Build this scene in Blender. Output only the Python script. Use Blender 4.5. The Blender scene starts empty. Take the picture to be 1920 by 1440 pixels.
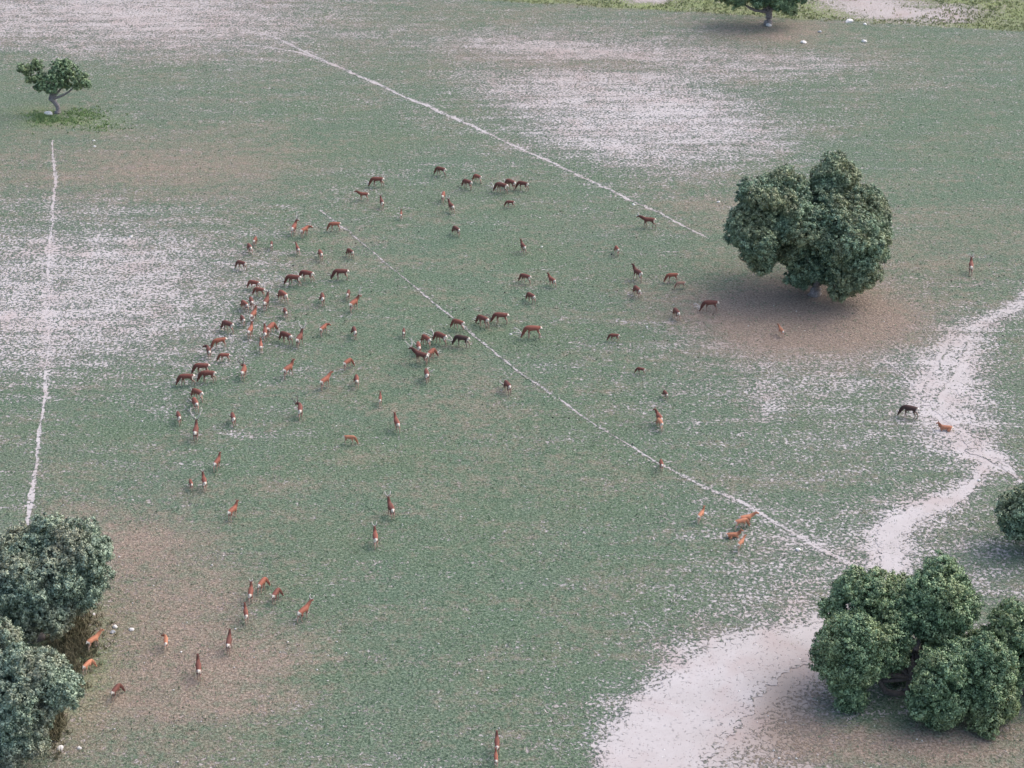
import bpy, math, random
import numpy as np
from mathutils import Vector, Matrix, noise as mnoise

random.seed(7)
RNG = np.random.default_rng(11)
scene = bpy.context.scene
col = scene.collection
R = math.radians

# ------------------------------------------------------------------ camera
CAM_H = 83.0
PITCH = R(27.0)
HFOV = R(28.0)
cam = bpy.data.cameras.new("camera")
cam.sensor_width = 36.0
cam.lens = 18.0 / math.tan(HFOV / 2)
cam.clip_start = 1.0
cam.clip_end = 6000.0
camo = bpy.data.objects.new("camera", cam)
camo.location = (0, 0, CAM_H)
camo.rotation_euler = (math.pi / 2 - PITCH, 0, 0)
col.objects.link(camo)
scene.camera = camo

# ------------------------------------------------------------------ light
SUN_EL, SUN_AZ = 52.0, 62.0          # azimuth clockwise from +Y (away from the camera): light from the right
world = bpy.data.worlds.new("World")
scene.world = world
world.use_nodes = True
wn = world.node_tree
wn.nodes.clear()
sky = wn.nodes.new("ShaderNodeTexSky")
sky.sky_type = 'NISHITA'
sky.sun_disc = False
sky.sun_elevation = R(SUN_EL)
sky.sun_rotation = R(SUN_AZ)
sky.air_density = 1.0
sky.dust_density = 4.0
sky.ozone_density = 1.3
bg = wn.nodes.new("ShaderNodeBackground")
bg.inputs['Strength'].default_value = 0.15
wo = wn.nodes.new("ShaderNodeOutputWorld")
wn.links.new(sky.outputs[0], bg.inputs[0])
wn.links.new(bg.outputs[0], wo.inputs[0])

sun = bpy.data.lights.new("sun", 'SUN')
sun.energy = 0.5
sun.angle = R(90)
sun.color = (1.0, 0.95, 0.90)
suno = bpy.data.objects.new("sun", sun)
sd = Vector((math.sin(R(SUN_AZ)) * math.cos(R(SUN_EL)), math.cos(R(SUN_AZ)) * math.cos(R(SUN_EL)), math.sin(R(SUN_EL))))
suno.rotation_euler = sd.to_track_quat('Z', 'Y').to_euler()
suno.location = (40, 120, 60)
col.objects.link(suno)

scene.view_settings.view_transform = 'Standard'
scene.view_settings.look = 'None'
scene.view_settings.exposure = 1.12
scene.view_settings.gamma = 1.0

# ------------------------------------------------------------------ plan <-> photo survey helpers
F = 960.0 / math.tan(HFOV / 2)
SP, CP = math.sin(PITCH), math.cos(PITCH)


def ray(px, py):
    x, u = px - 960.0, 720.0 - py
    return (x, CP * F + SP * u, -SP * F + CP * u)


def gp(px, py, z=0.0):
    d = ray(px, py)
    t = (z - CAM_H) / d[2]
    return (d[0] * t, d[1] * t)


def at_y(px, py, Y):
    d = ray(px, py)
    t = Y / d[1]
    return np.array((d[0] * t, Y, CAM_H + d[2] * t))


def to_px(x, y, z=0.0):
    zz = z - CAM_H
    dep = y * CP - zz * SP
    up = y * SP + zz * CP
    return 960 + F * x / dep, 720 - F * up / dep


# ------------------------------------------------------------------ object helpers
def tag(o, label=None, cat=None, group=None, kind=None):
    if label: o['label'] = label
    if cat: o['category'] = cat
    if group: o['group'] = group
    if kind: o['kind'] = kind
    return o


def link(name, me, parent=None, loc=None):
    o = bpy.data.objects.new(name, me)
    col.objects.link(o)
    if parent: o.parent = parent
    if loc is not None: o.location = loc
    return o


def np_mesh(name, verts, faces, mat=None, smooth=False, attrs=None, nper=4):
    """verts (N,3), faces (M,nper) -> mesh"""
    me = bpy.data.meshes.new(name)
    v = np.asarray(verts, dtype=np.float32)
    f = np.asarray(faces, dtype=np.int32)
    me.vertices.add(len(v)); me.vertices.foreach_set("co", v.ravel())
    me.loops.add(f.size); me.loops.foreach_set("vertex_index", f.ravel())
    me.polygons.add(len(f))
    me.polygons.foreach_set("loop_start", np.arange(0, f.size, nper, dtype=np.int32))
    me.polygons.foreach_set("loop_total", np.full(len(f), nper, dtype=np.int32))
    me.update(calc_edges=True)
    if smooth:
        me.polygons.foreach_set("use_smooth", np.ones(len(f), dtype=bool))
    for k, a in (attrs or {}).items():
        at = me.attributes.new(k, 'FLOAT', 'POINT')
        at.data.foreach_set("value", np.asarray(a, dtype=np.float32))
    if mat: me.materials.append(mat)
    me.validate()
    return me


# ------------------------------------------------------------------ materials
def new_mat(name):
    m = bpy.data.materials.new(name)
    m.use_nodes = True
    nt = m.node_tree
    b = nt.nodes["Principled BSDF"]
    return m, nt, b


def N(nt, t, **kw):
    n = nt.nodes.new(t)
    for k, v in kw.items(): setattr(n, k, v)
    return n


def L(nt, a, b): nt.links.new(a, b)


def math_(nt, op, a, b=None, c=None, clamp=False):
    n = N(nt, "ShaderNodeMath", operation=op, use_clamp=clamp)
    for i, x in enumerate((a, b, c)):
        if x is None: continue
        if isinstance(x, (int, float)): n.inputs[i].default_value = x
        else: L(nt, x, n.inputs[i])
    return n.outputs[0]


def mix_(nt, fac, a, b, mode='MIX'):
    n = N(nt, "ShaderNodeMix", data_type='RGBA', blend_type=mode)
    for s, x in ((n.inputs[0], fac), (n.inputs[6], a), (n.inputs[7], b)):
        if isinstance(x, (int, float)): s.default_value = x
        elif isinstance(x, tuple): s.default_value = (*x, 1.0)
        else: L(nt, x, s)
    return n.outputs[2]


def noise_(nt, vec, scale, detail=3.0, rough=0.6, dist=0.0):
    n = N(nt, "ShaderNodeTexNoise")
    n.inputs['Scale'].default_value = scale
    n.inputs['Detail'].default_value = detail
    n.inputs['Roughness'].default_value = rough
    n.inputs['Distortion'].default_value = dist
    L(nt, vec, n.inputs['Vector'])
    return n.outputs['Fac']


def attr_(nt, name):
    return N(nt, "ShaderNodeAttribute", attribute_name=name).outputs['Fac']


def stretch_(nt, vec, k, off=0.0):
    """contrast around 0.5"""
    return math_(nt, 'MULTIPLY_ADD', math_(nt, 'SUBTRACT', vec, 0.5), k, 0.5 + off, clamp=True)


def mapping_(nt, vec, scale=(1, 1, 1), rot=(0, 0, 0)):
    m = N(nt, "ShaderNodeMapping")
    m.inputs['Scale'].default_value = scale
    m.inputs['Rotation'].default_value = rot
    L(nt, vec, m.inputs['Vector'])
    return m.outputs[0]


def make_ground_mat():
    m, nt, b = new_mat("pasture")
    co = N(nt, "ShaderNodeTexCoord").outputs['Object']
    bare, brown, lush, yellow = (attr_(nt, k) for k in ("bare", "brown", "lush", "yellow"))
    # cover of low plants over pale soil
    fine = noise_(nt, co, 3.6, 3.0, 0.62, 0.6)
    mid = noise_(nt, co, 0.55, 4.0, 0.62)
    streak = noise_(nt, mapping_(nt, co, (0.10, 0.62, 1.0), (0, 0, R(-9))), 1.0, 4.0, 0.6)
    row = noise_(nt, mapping_(nt, co, (0.025, 0.75, 1.0), (0, 0, R(-9))), 1.0, 3.0, 0.6)
    fine_c = stretch_(nt, fine, 3.2)
    d1 = math_(nt, 'MULTIPLY', math_(nt, 'SUBTRACT', mid, 0.5), 0.9)
    d2 = math_(nt, 'ADD', math_(nt, 'MULTIPLY', math_(nt, 'SUBTRACT', streak, 0.5), 0.9), math_(nt, 'MULTIPLY', math_(nt, 'SUBTRACT', row, 0.5), 0.4))
    # keep the patchiness off solid track surface
    soft = math_(nt, 'SUBTRACT', 1.0, math_(nt, 'MULTIPLY', math_(nt, 'SUBTRACT', bare, 0.8), 5.0, clamp=True))
    var = math_(nt, 'MULTIPLY', math_(nt, 'ADD', d1, d2), soft)
    lev = math_(nt, 'SUBTRACT', math_(nt, 'ADD', bare, var), math_(nt, 'MULTIPLY', brown, 0.12))
    veg = math_(nt, 'MULTIPLY_ADD', math_(nt, 'SUBTRACT', fine_c, lev), 2.6, 0.5, clamp=True)
    # green of the plants
    hue = noise_(nt, co, 0.09, 4.0, 0.6)
    tip = stretch_(nt, noise_(nt, co, 5.2, 3.0, 0.72, 0.5), 3.6)
    g1 = mix_(nt, stretch_(nt, hue, 3.0), (0.050, 0.113, 0.060), (0.072, 0.118, 0.052))
    lushn = math_(nt, 'MULTIPLY_ADD', math_(nt, 'SUBTRACT', noise_(nt, mapping_(nt, co, (.07, .13, 1), (0, 0, R(-8))), 1.0, 5.0, 0.65), 0.5), 2.8, math_(nt, 'MULTIPLY_ADD', lush, 0.85, 0.06), clamp=True)
    g1 = mix_(nt, lushn, mix_(nt, 0.5, g1, (0.115, 0.130, 0.100)), g1)
    gl = mix_(nt, 0.5, g1, (0.30, 0.355, 0.265))
    gd = mix_(nt, 0.6, g1, (0.020, 0.040, 0.025))
    green = mix_(nt, tip, gd, gl)
    # tan dry litter
    green = mix_(nt, math_(nt, 'MULTIPLY_ADD', bare, 1.1, -0.32, clamp=True), green, mix_(nt, tip, (0.085, 0.095, 0.088), (0.20, 0.21, 0.195)))
    tan = mix_(nt, tip, (0.150, 0.113, 0.084), (0.36, 0.288, 0.232))
    tann = math_(nt, 'ADD', math_(nt, 'MULTIPLY', noise_(nt, co, 1.1, 5.0, 0.75), .6), math_(nt, 'MULTIPLY', noise_(nt, mapping_(nt, co, (.10, .22, 1), (0, 0, R(-8))), 1.0, 4.0, 0.65), .4))
    tanm = math_(nt, 'MULTIPLY_ADD', math_(nt, 'SUBTRACT', tann, 0.5), 4.2,
                 math_(nt, 'SUBTRACT', math_(nt, 'MULTIPLY', brown, 1.2), 0.06), clamp=True)
    green = mix_(nt, tanm, green, tan)
    yel = mix_(nt, tip, (0.11, 0.15, 0.055), (0.32, 0.36, 0.16))
    green = mix_(nt, yellow, green, yel)
    # soil
    sn = noise_(nt, co, 0.35, 5.0, 0.6)
    sf = stretch_(nt, noise_(nt, co, 7.0, 4.0, 0.8), 2.4)
    soil = mix_(nt, stretch_(nt, sn, 2.6), (0.415, 0.385, 0.37), (0.48, 0.45, 0.44))
    soil = mix_(nt, math_(nt, 'MULTIPLY', brown, 1.1, clamp=True), soil, (0.27, 0.215, 0.175))
    soil = mix_(nt, math_(nt, 'MULTIPLY', sf, 0.22), soil, (0.25, 0.21, 0.20))
    blot = stretch_(nt, noise_(nt, co, 0.22, 3.0, 0.6, 0.4), 5.0, -0.35)
    soil = mix_(nt, math_(nt, 'MULTIPLY', blot, 0.35), soil, (0.34, 0.255, 0.23))
    sv = N(nt, "ShaderNodeTexVoronoi"); sv.inputs['Scale'].default_value = 3.4
    L(nt, co, sv.inputs['Vector'])
    speck = math_(nt, 'LESS_THAN', sv.outputs['Distance'], math_(nt, 'MULTIPLY_ADD', sf, 0.16, 0.05))
    soil = mix_(nt, math_(nt, 'MULTIPLY', speck, 0.6), soil, (0.13, 0.10, 0.09))
    colr = mix_(nt, veg, soil, green)
    # scattered dark litter specks and pale chips
    vor = N(nt, "ShaderNodeTexVoronoi"); vor.inputs['Scale'].default_value = 1.7
    L(nt, co, vor.inputs['Vector'])
    dot = math_(nt, 'LESS_THAN', vor.outputs['Distance'], 0.055)
    colr = mix_(nt, math_(nt, 'MULTIPLY', dot, 0.55), colr, (0.08, 0.065, 0.06))
    L(nt, colr, b.inputs['Base Color'])
    b.inputs['Roughness'].default_value = 0.95
    b.inputs['Specular IOR Level'].default_value = 0.15
    bump = N(nt, "ShaderNodeBump")
    bump.inputs['Strength'].default_value = 0.9
    bump.inputs['Distance'].default_value = 0.12
    h = math_(nt, 'ADD', math_(nt, 'MULTIPLY', veg, 0.6), math_(nt, 'MULTIPLY', tip, math_(nt, 'MULTIPLY', veg, 0.5)))
    L(nt, h, bump.inputs['Height'])
    L(nt, bump.outputs[0], b.inputs['Normal'])
    return m


def make_leaf_mat(name, c_dark, c_light, c_warm):
    m, nt, b = new_mat(name)
    co = N(nt, "ShaderNodeTexCoord").outputs['Object']
    tone = attr_(nt, "tone")
    warm = stretch_(nt, noise_(nt, co, 0.28, 2.0, 0.5), 5.0, -0.12)
    c = mix_(nt, tone, c_dark, c_light)
    c = mix_(nt, math_(nt, 'MULTIPLY', warm, 0.7), c, mix_(nt, tone, tuple(x * .45 for x in c_warm), c_warm))
    L(nt, c, b.inputs['Base Color'])
    b.inputs['Roughness'].default_value = 0.48
    b.inputs['Specular IOR Level'].default_value = 0.5
    return m


def make_plain(name, c1, c2, scale, rough=0.9, bumpd=0.02):
    m, nt, b = new_mat(name)
    co = N(nt, "ShaderNodeTexCoord").outputs['Object']
    n = stretch_(nt, noise_(nt, co, scale, 5.0, 0.7), 2.5)
    L(nt, mix_(nt, n, c1, c2), b.inputs['Base Color'])
    b.inputs['Roughness'].default_value = rough
    bp = N(nt, "ShaderNodeBump"); bp.inputs['Distance'].default_value = bumpd
    L(nt, n, bp.inputs['Height']); L(nt, bp.outputs[0], b.inputs['Normal'])
    return m


def make_coat():
    m, nt, b = new_mat("deer_coat")
    oi = N(nt, "ShaderNodeObjectInfo")
    co = N(nt, "ShaderNodeTexCoord").outputs['Object']
    white, pale, dark = (attr_(nt, k) for k in ("white", "pale", "dark"))
    base = oi.outputs['Color']
    var = stretch_(nt, noise_(nt, co, 9.0, 3.0, 0.6), 1.6)
    base = mix_(nt, math_(nt, 'MULTIPLY', var, 0.25), base, mix_(nt, 0.5, base, (0.3, 0.17, 0.11)))
    base = mix_(nt, math_(nt, 'MULTIPLY', dark, 0.85), base, (0.035, 0.018, 0.016))
    base = mix_(nt, math_(nt, 'MULTIPLY', pale, math_(nt, 'MULTIPLY', oi.outputs['Alpha'], 0.9)), base, (0.52, 0.40, 0.31))
    base = mix_(nt, white, base, (0.78, 0.68, 0.58))
    L(nt, base, b.inputs['Base Color'])
    b.inputs['Roughness'].default_value = 0.75
    b.inputs['Specular IOR Level'].default_value = 0.25
    return m


M_GROUND = make_ground_mat()
M_LEAF = make_leaf_mat("oak_leaves", (0.052, 0.088, 0.05), (0.33, 0.45, 0.28), (0.36, 0.37, 0.19))
M_LEAF_B = make_leaf_mat("green_oak_leaves", (0.045, 0.088, 0.042), (0.32, 0.45, 0.235), (0.34, 0.40, 0.18))
M_LEAF_G = make_leaf_mat("grey_oak_leaves", (0.065, 0.10, 0.065), (0.43, 0.53, 0.37), (0.42, 0.39, 0.26))
M_BARK = make_plain("bark", (0.07, 0.058, 0.052), (0.20, 0.175, 0.16), 6.0)
M_BARK_P = make_plain("pale_bark", (0.10, 0.085, 0.08), (0.36, 0.32, 0.31), 5.0)
M_ROCK = make_plain("limestone", (0.50, 0.47, 0.44), (0.78, 0.76, 0.72), 4.0)
M_ROCK_G = make_plain("grey_stone", (0.22, 0.23, 0.25), (0.42, 0.43, 0.45), 4.0)
M_ANTLER = make_plain("antler_bone", (0.42, 0.38, 0.35), (0.62, 0.57, 0.52), 8.0, 0.6)
M_ANTLER_D = make_plain("dark_antler_bone", (0.07, 0.055, 0.05), (0.16, 0.13, 0.12), 8.0, 0.6)
M_COAT = make_coat()
M_DUNG = make_plain("dark_droppings", (0.02, 0.018, 0.016), (0.05, 0.045, 0.04), 8.0)
M_GRASS_Y = make_plain("tall_grass", (0.12, 0.155, 0.06), (0.34, 0.35, 0.17), 1.2)
M_GRASS_G = make_plain("green_grass", (0.085, 0.15, 0.055), (0.27, 0.37, 0.15), 1.2)
M_WEED = make_plain("weed_leaves", (0.09, 0.14, 0.075), (0.28, 0.36, 0.24), 1.3)
M_SCRUB = make_plain("dry_scrub", (0.09, 0.095, 0.05), (0.24, 0.20, 0.12), 1.6)

# ------------------------------------------------------------------ trails: survey points (x, y, half width in m)
TRAILS = {
    'trail': [
        ([(98, 262, .12), (101, 300, .16), (106, 345, .2), (99, 390, .2), (96, 430, .22), (94, 500, .22), (92, 560, .24), (89, 620, .22),
          (92, 655, .24), (86, 700, .22), (84, 760, .22), (78, 790, .2), (70, 850, .2), (64, 910, .19), (52, 985, .17), (45, 1030, .15)], .92),
        ([(430, 84, .25), (490, 87, .3), (545, 95, .3), (600, 112, .4), (640, 127, .4), (700, 153, .38), (730, 169, .34), (780, 188, .36), (820, 208, .36), (860, 224, .36),
          (900, 243, .36), (940, 262, .34), (985, 283, .34), (1030, 303, .3), (1070, 322, .3), (1110, 340, .3), (1150, 358, .27), (1180, 374, .27), (1240, 402, .26),
          (1290, 428, .16), (1335, 450, .05)], .84),
        ([(490, 62, .25), (520, 72, .3), (545, 84, .34), (580, 100, .3), (610, 114, .2)], .86),
        ([(1040, 742, .14), (1100, 786, .12), (1160, 822, .10), (1220, 860, .14), (1262, 884, .22), (1330, 915, .28),
          (1390, 942, .3), (1440, 974, .32), (1500, 1008, .36), (1560, 1042, .34), (1620, 1073, .4), (1655, 1092, .5)], .78),
        ([(1655, 672, .12), (1680, 690, .16), (1710, 715, .2), (1738, 745, .5), (1760, 775, .6), (1792, 806, .6), (1830, 838, .7), (1870, 870, .6), (1895, 885, .25), (1925, 912, .2), (1960, 945, .15), (2050, 1020, .12)], .93),
    ],
    'faint_trail': [
        ([(595, 392, .05), (640, 425, .13), (680, 457, .12), (725, 494, .11), (770, 531, .11), (800, 556, .13), (830, 580, .13), (862, 606, .08), (890, 630, .16), (920, 655, .15),
          (950, 680, .13), (985, 705, .16), (1040, 742, .16)], .70),
    ],
    'dirt_track': [
        ([(2400, 330, .9), (2150, 440, .9), (1990, 520, .9), (1925, 562, .9), (1880, 588, .85), (1830, 612, .85), (1805, 632, .9), (1790, 658, .8), (1780, 690, .9), (1755, 722, 1.1), (1742, 745, .8), (1750, 765, .4)], .82),
        ([(1856, 866, .5), (1842, 884, .3), (1824, 902, .4), (1800, 922, .6), (1760, 942, .9), (1715, 962, 1.0), (1682, 980, 1.1), (1668, 1005, 1.25), (1668, 1050, 1.25), (1672, 1090, 1.1), (1668, 1130, 1.2), (1620, 1165, 1.6),
          (1540, 1195, 2.0), (1470, 1216, 2.5), (1400, 1242, 3.3), (1340, 1285, 4.0), (1285, 1345, 3.9), (1245, 1400, 3.8), (1222, 1450, 3.7), (1200, 1500, 3.6), (1160, 1600, 3.6)], 1.1),
        ([(1800, 842, .4), (1832, 845, 1.0), (1860, 858, .9), (1882, 872, .3)], .9),
    ],
}


def gauss(px, py, cx, cy, rx, ry, rot=0.0):
    dx, dy = px - cx, py - cy
    c, s = math.cos(R(rot)), math.sin(R(rot))
    u, v = (dx * c + dy * s) / rx, (-dx * s + dy * c) / ry
    return np.exp(-0.5 * (u * u + v * v) ** 1.3)


def wob(x, y, f, seed=0.0):
    return (np.sin(x * f + seed) * np.cos(y * f * 1.3 - seed * 2) + 0.6 * np.sin(x * f * 2.1 + y * f * 1.7 + seed * 3)
            + 0.4 * np.cos(x * f * 4.3 - y * f * 3.9 + seed)) / 2.0


def dist_poly(x, y, pts):
    """distance to poly line minus local half width, in metres"""
    best = np.full(x.shape, 1e9)
    P = [(*gp(a, b), w) for a, b, w in pts]
    for (x0, y0, w0), (x1, y1, w1) in zip(P[:-1], P[1:]):
        dx, dy = x1 - x0, y1 - y0
        t = np.clip(((x - x0) * dx + (y - y0) * dy) / (dx * dx + dy * dy), 0, 1)
        d = np.hypot(x - x0 - t * dx, y - y0 - t * dy) - (w0 + (w1 - w0) * t)
        best = np.minimum(best, d)
    return best


def masks(x, y, edge_fx=True):
    px, py = to_px(x, y)
    px = np.clip(px, -900, 2900)
    py = py.copy()
    wx = px + 22 * wob(x, y, 0.09, 1.0) + 10 * wob(x, y, 0.31, 2.0)
    wy = py + 11 * wob(x, y, 0.11, 3.0) + 5 * wob(x, y, 0.37, 4.0)
    bare = np.full(x.shape, 0.175)
    for cx, cy, rx, ry, rot, s in [
        (120, 560, 275, 115, 0, .47), (30, 640, 120, 60, 0, .04), (300, 470, 120, 45, 0, .10),
        (60, 10, 350, 78, 0, .46), (400, 60, 220, 48, 0, .20), (420, 15, 420, 24, 0, .08),
        (1180, 195, 220, 78, 14, .50), (1330, 235, 130, 30, 10, .12), (1130, 275, 130, 32, 12, .20), (980, 150, 110, 45, 0, .12),
        (1300, 115, 330, 24, 3, .34), (1240, 70, 230, 26, 0, .14), (1560, 110, 160, 16, 0, .12),
        (1770, 640, 90, 80, 0, .10), (1800, 690, 45, 50, 0, .16), (1810, 790, 80, 50, 0, .26), (1700, 620, 150, 60, 0, .10), (1680, 540, 50, 30, 0, .18),
        (1770, 705, 42, 44, 0, .28), (1812, 812, 55, 38, 0, .24), (1770, 770, 60, 35, 0, .12), (1350, 760, 330, 130, 10, .09), (1600, 720, 160, 110, 0, .10), (1400, 624, 105, 32, 0, .26), (1430, 755, 32, 24, 0, .26), (1540, 660, 130, 60, 0, .12),
        (1470, 1060, 190, 80, 20, .14), (1400, 1130, 140, 60, 0, .14), (1290, 1210, 80, 45, 0, .22), (1560, 1010, 160, 50, 0, .10),
        (1455, 1335, 85, 110, 20, .50), (1400, 1430, 90, 40, 0, .18), (1160, 1360, 60, 70, 0, .16), (1500, 1250, 90, 40, 0, .30),
        (530, 815, 95, 9, 0, .26), (330, 770, 50, 14, 0, .14), (560, 715, 70, 22, 0, .12), (410, 665, 40, 26, 0, .16),
        (1740, 990, 130, 100, 0, .12), (1850, 1090, 90, 60, 0, .16), 
        (960, 958, 90, 5, 0, .14), (880, 830, 220, 14, 0, .08), (480, 540, 60, 90, 0, .10), (760, 70, 260, 16, 4, .10),
        (250, 1150, 150, 120, 0, .10), (200, 380, 200, 25, 0, .10), (640, 330, 700, 8, 3, .05)]:
        bare = bare + s * gauss(wx, wy, cx, cy, rx, ry, rot)
    for cx, cy, rx, ry, rot, s in [
        (760, 640, 230, 160, 0, .17), (820, 1150, 300, 230, 0, .15), (1000, 480, 200, 110, 0, .12), (1150, 900, 200, 130, 0, .10),
        (640, 260, 110, 30, 0, .14), (40, 195, 100, 62, 0, .26), (1120, 120, 130, 13, 0, .42), (1330, 480, 60, 40, 0, .14), (220, 800, 190, 60, 0, .10),
        (1830, 350, 150, 150, 0, .14), (1640, 110, 220, 40, 0, .05), (560, 960, 200, 100, 0, .08)]:
        bare = bare - s * gauss(wx, wy, cx, cy, rx, ry, rot)
    brown = np.full(x.shape, 0.05)
    for cx, cy, rx, ry, rot, s in [
        (1500, 592, 170, 48, 6, 1.0), (1470, 630, 120, 40, 0, .3), (1430, 650, 200, 60, 0, .10),
        (290, 1140, 170, 130, 20, .55), (260, 1340, 230, 90, 0, .45), (230, 1010, 130, 50, 0, .4), (470, 1250, 120, 70, 0, .25),
        (1560, 1400, 200, 45, 0, .6), (1480, 1330, 60, 60, 0, .4), (1480, 1290, 60, 90, 0, .35), (1850, 1400, 150, 70, 0, .5),
        (180, 320, 220, 50, 0, .35), (430, 300, 160, 60, 0, .26), (560, 80, 400, 60, 0, .12), (930, 900, 400, 40, 0, .12),
        (1450, 60, 110, 22, 0, .45), (1100, 30, 400, 30, 0, .12), (1660, 450, 250, 70, 0, .22), (1350, 380, 120, 50, 0, .25),
        (1600, 560, 220, 60, 0, .2), (1050, 130, 130, 60, 0, .18), (1300, 110, 400, 30, 0, .2), (540, 500, 200, 80, 0, .12), (870, 750, 180, 60, 0, .15), (100, 30, 400, 60, 0, .15)]:
        brown = brown + s * gauss(wx, wy, cx, cy, rx, ry, rot)
    brown = brown - .3 * gauss(wx, wy, 1690, 1340, 130, 30, 0)
    lush = np.full(x.shape, 0.35)
    for cx, cy, rx, ry, rot, s in [
        (760, 620, 330, 220, 0, .6), (850, 1150, 420, 260, 0, .55), (640, 260, 180, 60, 0, .4), (1120, 120, 150, 14, 0, .7), (1150, 850, 300, 180, 0, .3),
        (1700, 250, 320, 90, 0, .3), (1700, 1340, 160, 40, 0, .9), (200, 790, 220, 70, 0, .3)]:
        lush = lush + s * gauss(wx, wy, cx, cy, rx, ry, rot)
    # rough grass verge beyond the pasture edge
    edge = -14 + (px - 640) * 0.058 + 3.0 * wob(x, y, 0.4, 5.0)
    yellow = np.clip((edge - py) / 4.0, 0, 1) * (0.75 + 0.25 * wob(x, y, 0.25, 6.0))
    sand = gauss(wx, wy, 1640, 12, 105, 26, 8) + gauss(wx, wy, 1210, 2, 40, 8, 0) + .6 * gauss(wx, wy, 1790, 24, 70, 8, 0)
    bare = np.where(yellow > 0.3, 0.12 + 0.9 * sand, bare)
    brown = np.where(yellow > 0.3, 0.35, brown)
    yellow = yellow * np.clip(1.3 - sand, 0.3, 1)
    yellow = np.maximum(yellow, 0.6 * np.clip(gauss(wx, wy, 120, 225, 62, 13, 4), 0, 1))
    yellow = np.maximum(yellow, 0.35 * gauss(wx, wy, 130, 1240, 60, 90, 0))
    # bare soil spreading from the tracks
    for nm, lst in TRAILS.items():
        for pts, dens in lst:
            d = dist_poly(x, y, pts)
            spread = 0.7 if nm == 'dirt_track' else 0.3
            amt = (0.45 if nm == 'dirt_track' else 0.16) * dens
            bare = np.maximum(bare, bare + amt * np.exp(-np.clip(d, 0, None) / spread) * (bare < 1))
    return np.clip(bare, 0, 1.15), np.clip(brown, 0, 1), np.clip(lush, 0, 1), np.clip(yellow, 0, 1)


def spaced(a, b, step, lo, hi):
    c = list(np.arange(a, b + 1e-6, step))
    s, v = step, a
    left = []
    while v > lo:
        s *= 1.5; v -= s; left.append(v)
    s, v = step, b
    right = []
    while v < hi:
        s *= 1.5; v += s; right.append(v)
    return np.array(left[::-1] + c + right)


def build_ground():
    xs = spaced(-92, 92, 0.5, -3000, 3000)
    ys = spaced(88, 325, 0.5, -1500, 5000)
    X, Y = np.meshgrid(xs, ys)
    x, y = X.ravel(), Y.ravel()
    nx, ny = len(xs), len(ys)
    yc = np.clip(y, 80, 420)
    b, br, lu, ye = masks(np.clip(x, -110, 110), yc)
    i = np.arange((ny - 1) * (nx - 1))
    r, c = i // (nx - 1), i % (nx - 1)
    v0 = r * nx + c
    faces = np.stack([v0, v0 + 1, v0 + nx + 1, v0 + nx], 1)
    me = np_mesh("ground", np.stack([x, y, np.zeros_like(x)], 1), faces, M_GROUND, attrs=dict(bare=b, brown=br, lush=lu, yellow=ye))
    tag(link("ground", me), kind='structure')


def build_trail(name, pts, dens, k):
    P = np.array([gp(a, b) for a, b, w in pts]); W = np.array([w for _, _, w in pts]) * (.74 if name == 'trail' else .9)
    seg = np.hypot(*np.diff(P, axis=0).T); cum = np.concatenate([[0], np.cumsum(seg)])
    n = int(cum[-1] / 0.16)
    s = np.linspace(0, cum[-1], n)
    # smooth interpolation
    cx = np.interp(s, cum, P[:, 0]); cy = np.interp(s, cum, P[:, 1]); w = np.interp(s, cum, W)
    ker = np.ones(21) / 21
    def sm(a):
        e = np.pad(a, 10, mode='edge'); return np.convolve(e, ker, 'valid')
    cx, cy, w = sm(cx), sm(cy), sm(w)
    tx, ty = np.gradient(cx), np.gradient(cy)
    ln = np.hypot(tx, ty) + 1e-9
    nx_, ny_ = -ty / ln, tx / ln
    rnd = np.random.default_rng(50 + k)
    def rag(amp_s, seed):
        a = rnd.normal(0, 1, n); a = np.convolve(np.pad(a, 2, mode='edge'), np.ones(5) / 5, 'valid')
        b = rnd.normal(0, 1, n); b = np.convolve(np.pad(b, 12, mode='edge'), np.ones(25) / 25, 'valid')
        return amp_s * (0.9 * a + 2.2 * b)
    amp = 0.09 + 0.20 * np.minimum(w, 2.2)
    wl = np.maximum(w + rag(1, 0) * amp, 0.05); wr = np.maximum(w + rag(1, 1) * amp, 0.05)
    wander = 0.75 * np.convolve(np.pad(rnd.normal(0, 1, n), 15, mode='edge'), np.ones(31) / 31, 'valid') * np.minimum(w * 3, 1)
    cols_ = np.array([-1, -.8, -.5, -.2, .2, .5, .8, 1.0])
    V, B = [], []
    for u in cols_:
        off = np.where(u < 0, u * wl, u * wr) + wander
        V.append(np.stack([cx + nx_ * off, cy + ny_ * off, np.full(n, 0.004 + 0.004 * (k + 1))], 1))
        B.append(np.full(n, dens if abs(u) < .55 else (dens - .1 if abs(u) < .9 else min(dens, .95) - .22)))
    V = np.stack(V, 1).reshape(-1, 3); B = np.stack(B, 1).reshape(-1)
    B = B + (0.05 if name == 'dirt_track' else 0.16) * (wob(V[:, 0], V[:, 1], 1.3, 3) - .3)
    m = len(cols_)
    i = np.arange((n - 1) * (m - 1)); r, c = i // (m - 1), i % (m - 1)
    v0 = r * m + c
    faces = np.stack([v0, v0 + m, v0 + m + 1, v0 + 1], 1)
    z = np.zeros(len(V))
    _, br, lu, ye = masks(V[:, 0], V[:, 1])
    # face normals up
    a, b_, c_ = V[faces[0, 0]], V[faces[0, 1]], V[faces[0, 2]]
    if np.cross(b_ - a, c_ - a)[2] < 0: faces = faces[:, ::-1]
    me = np_mesh(name, V, faces, M_GROUND, attrs=dict(bare=np.clip(B, 0, 1.1), brown=br * .6, lush=lu, yellow=ye * .3))
    tag(link(name, me), kind='structure')


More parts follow.
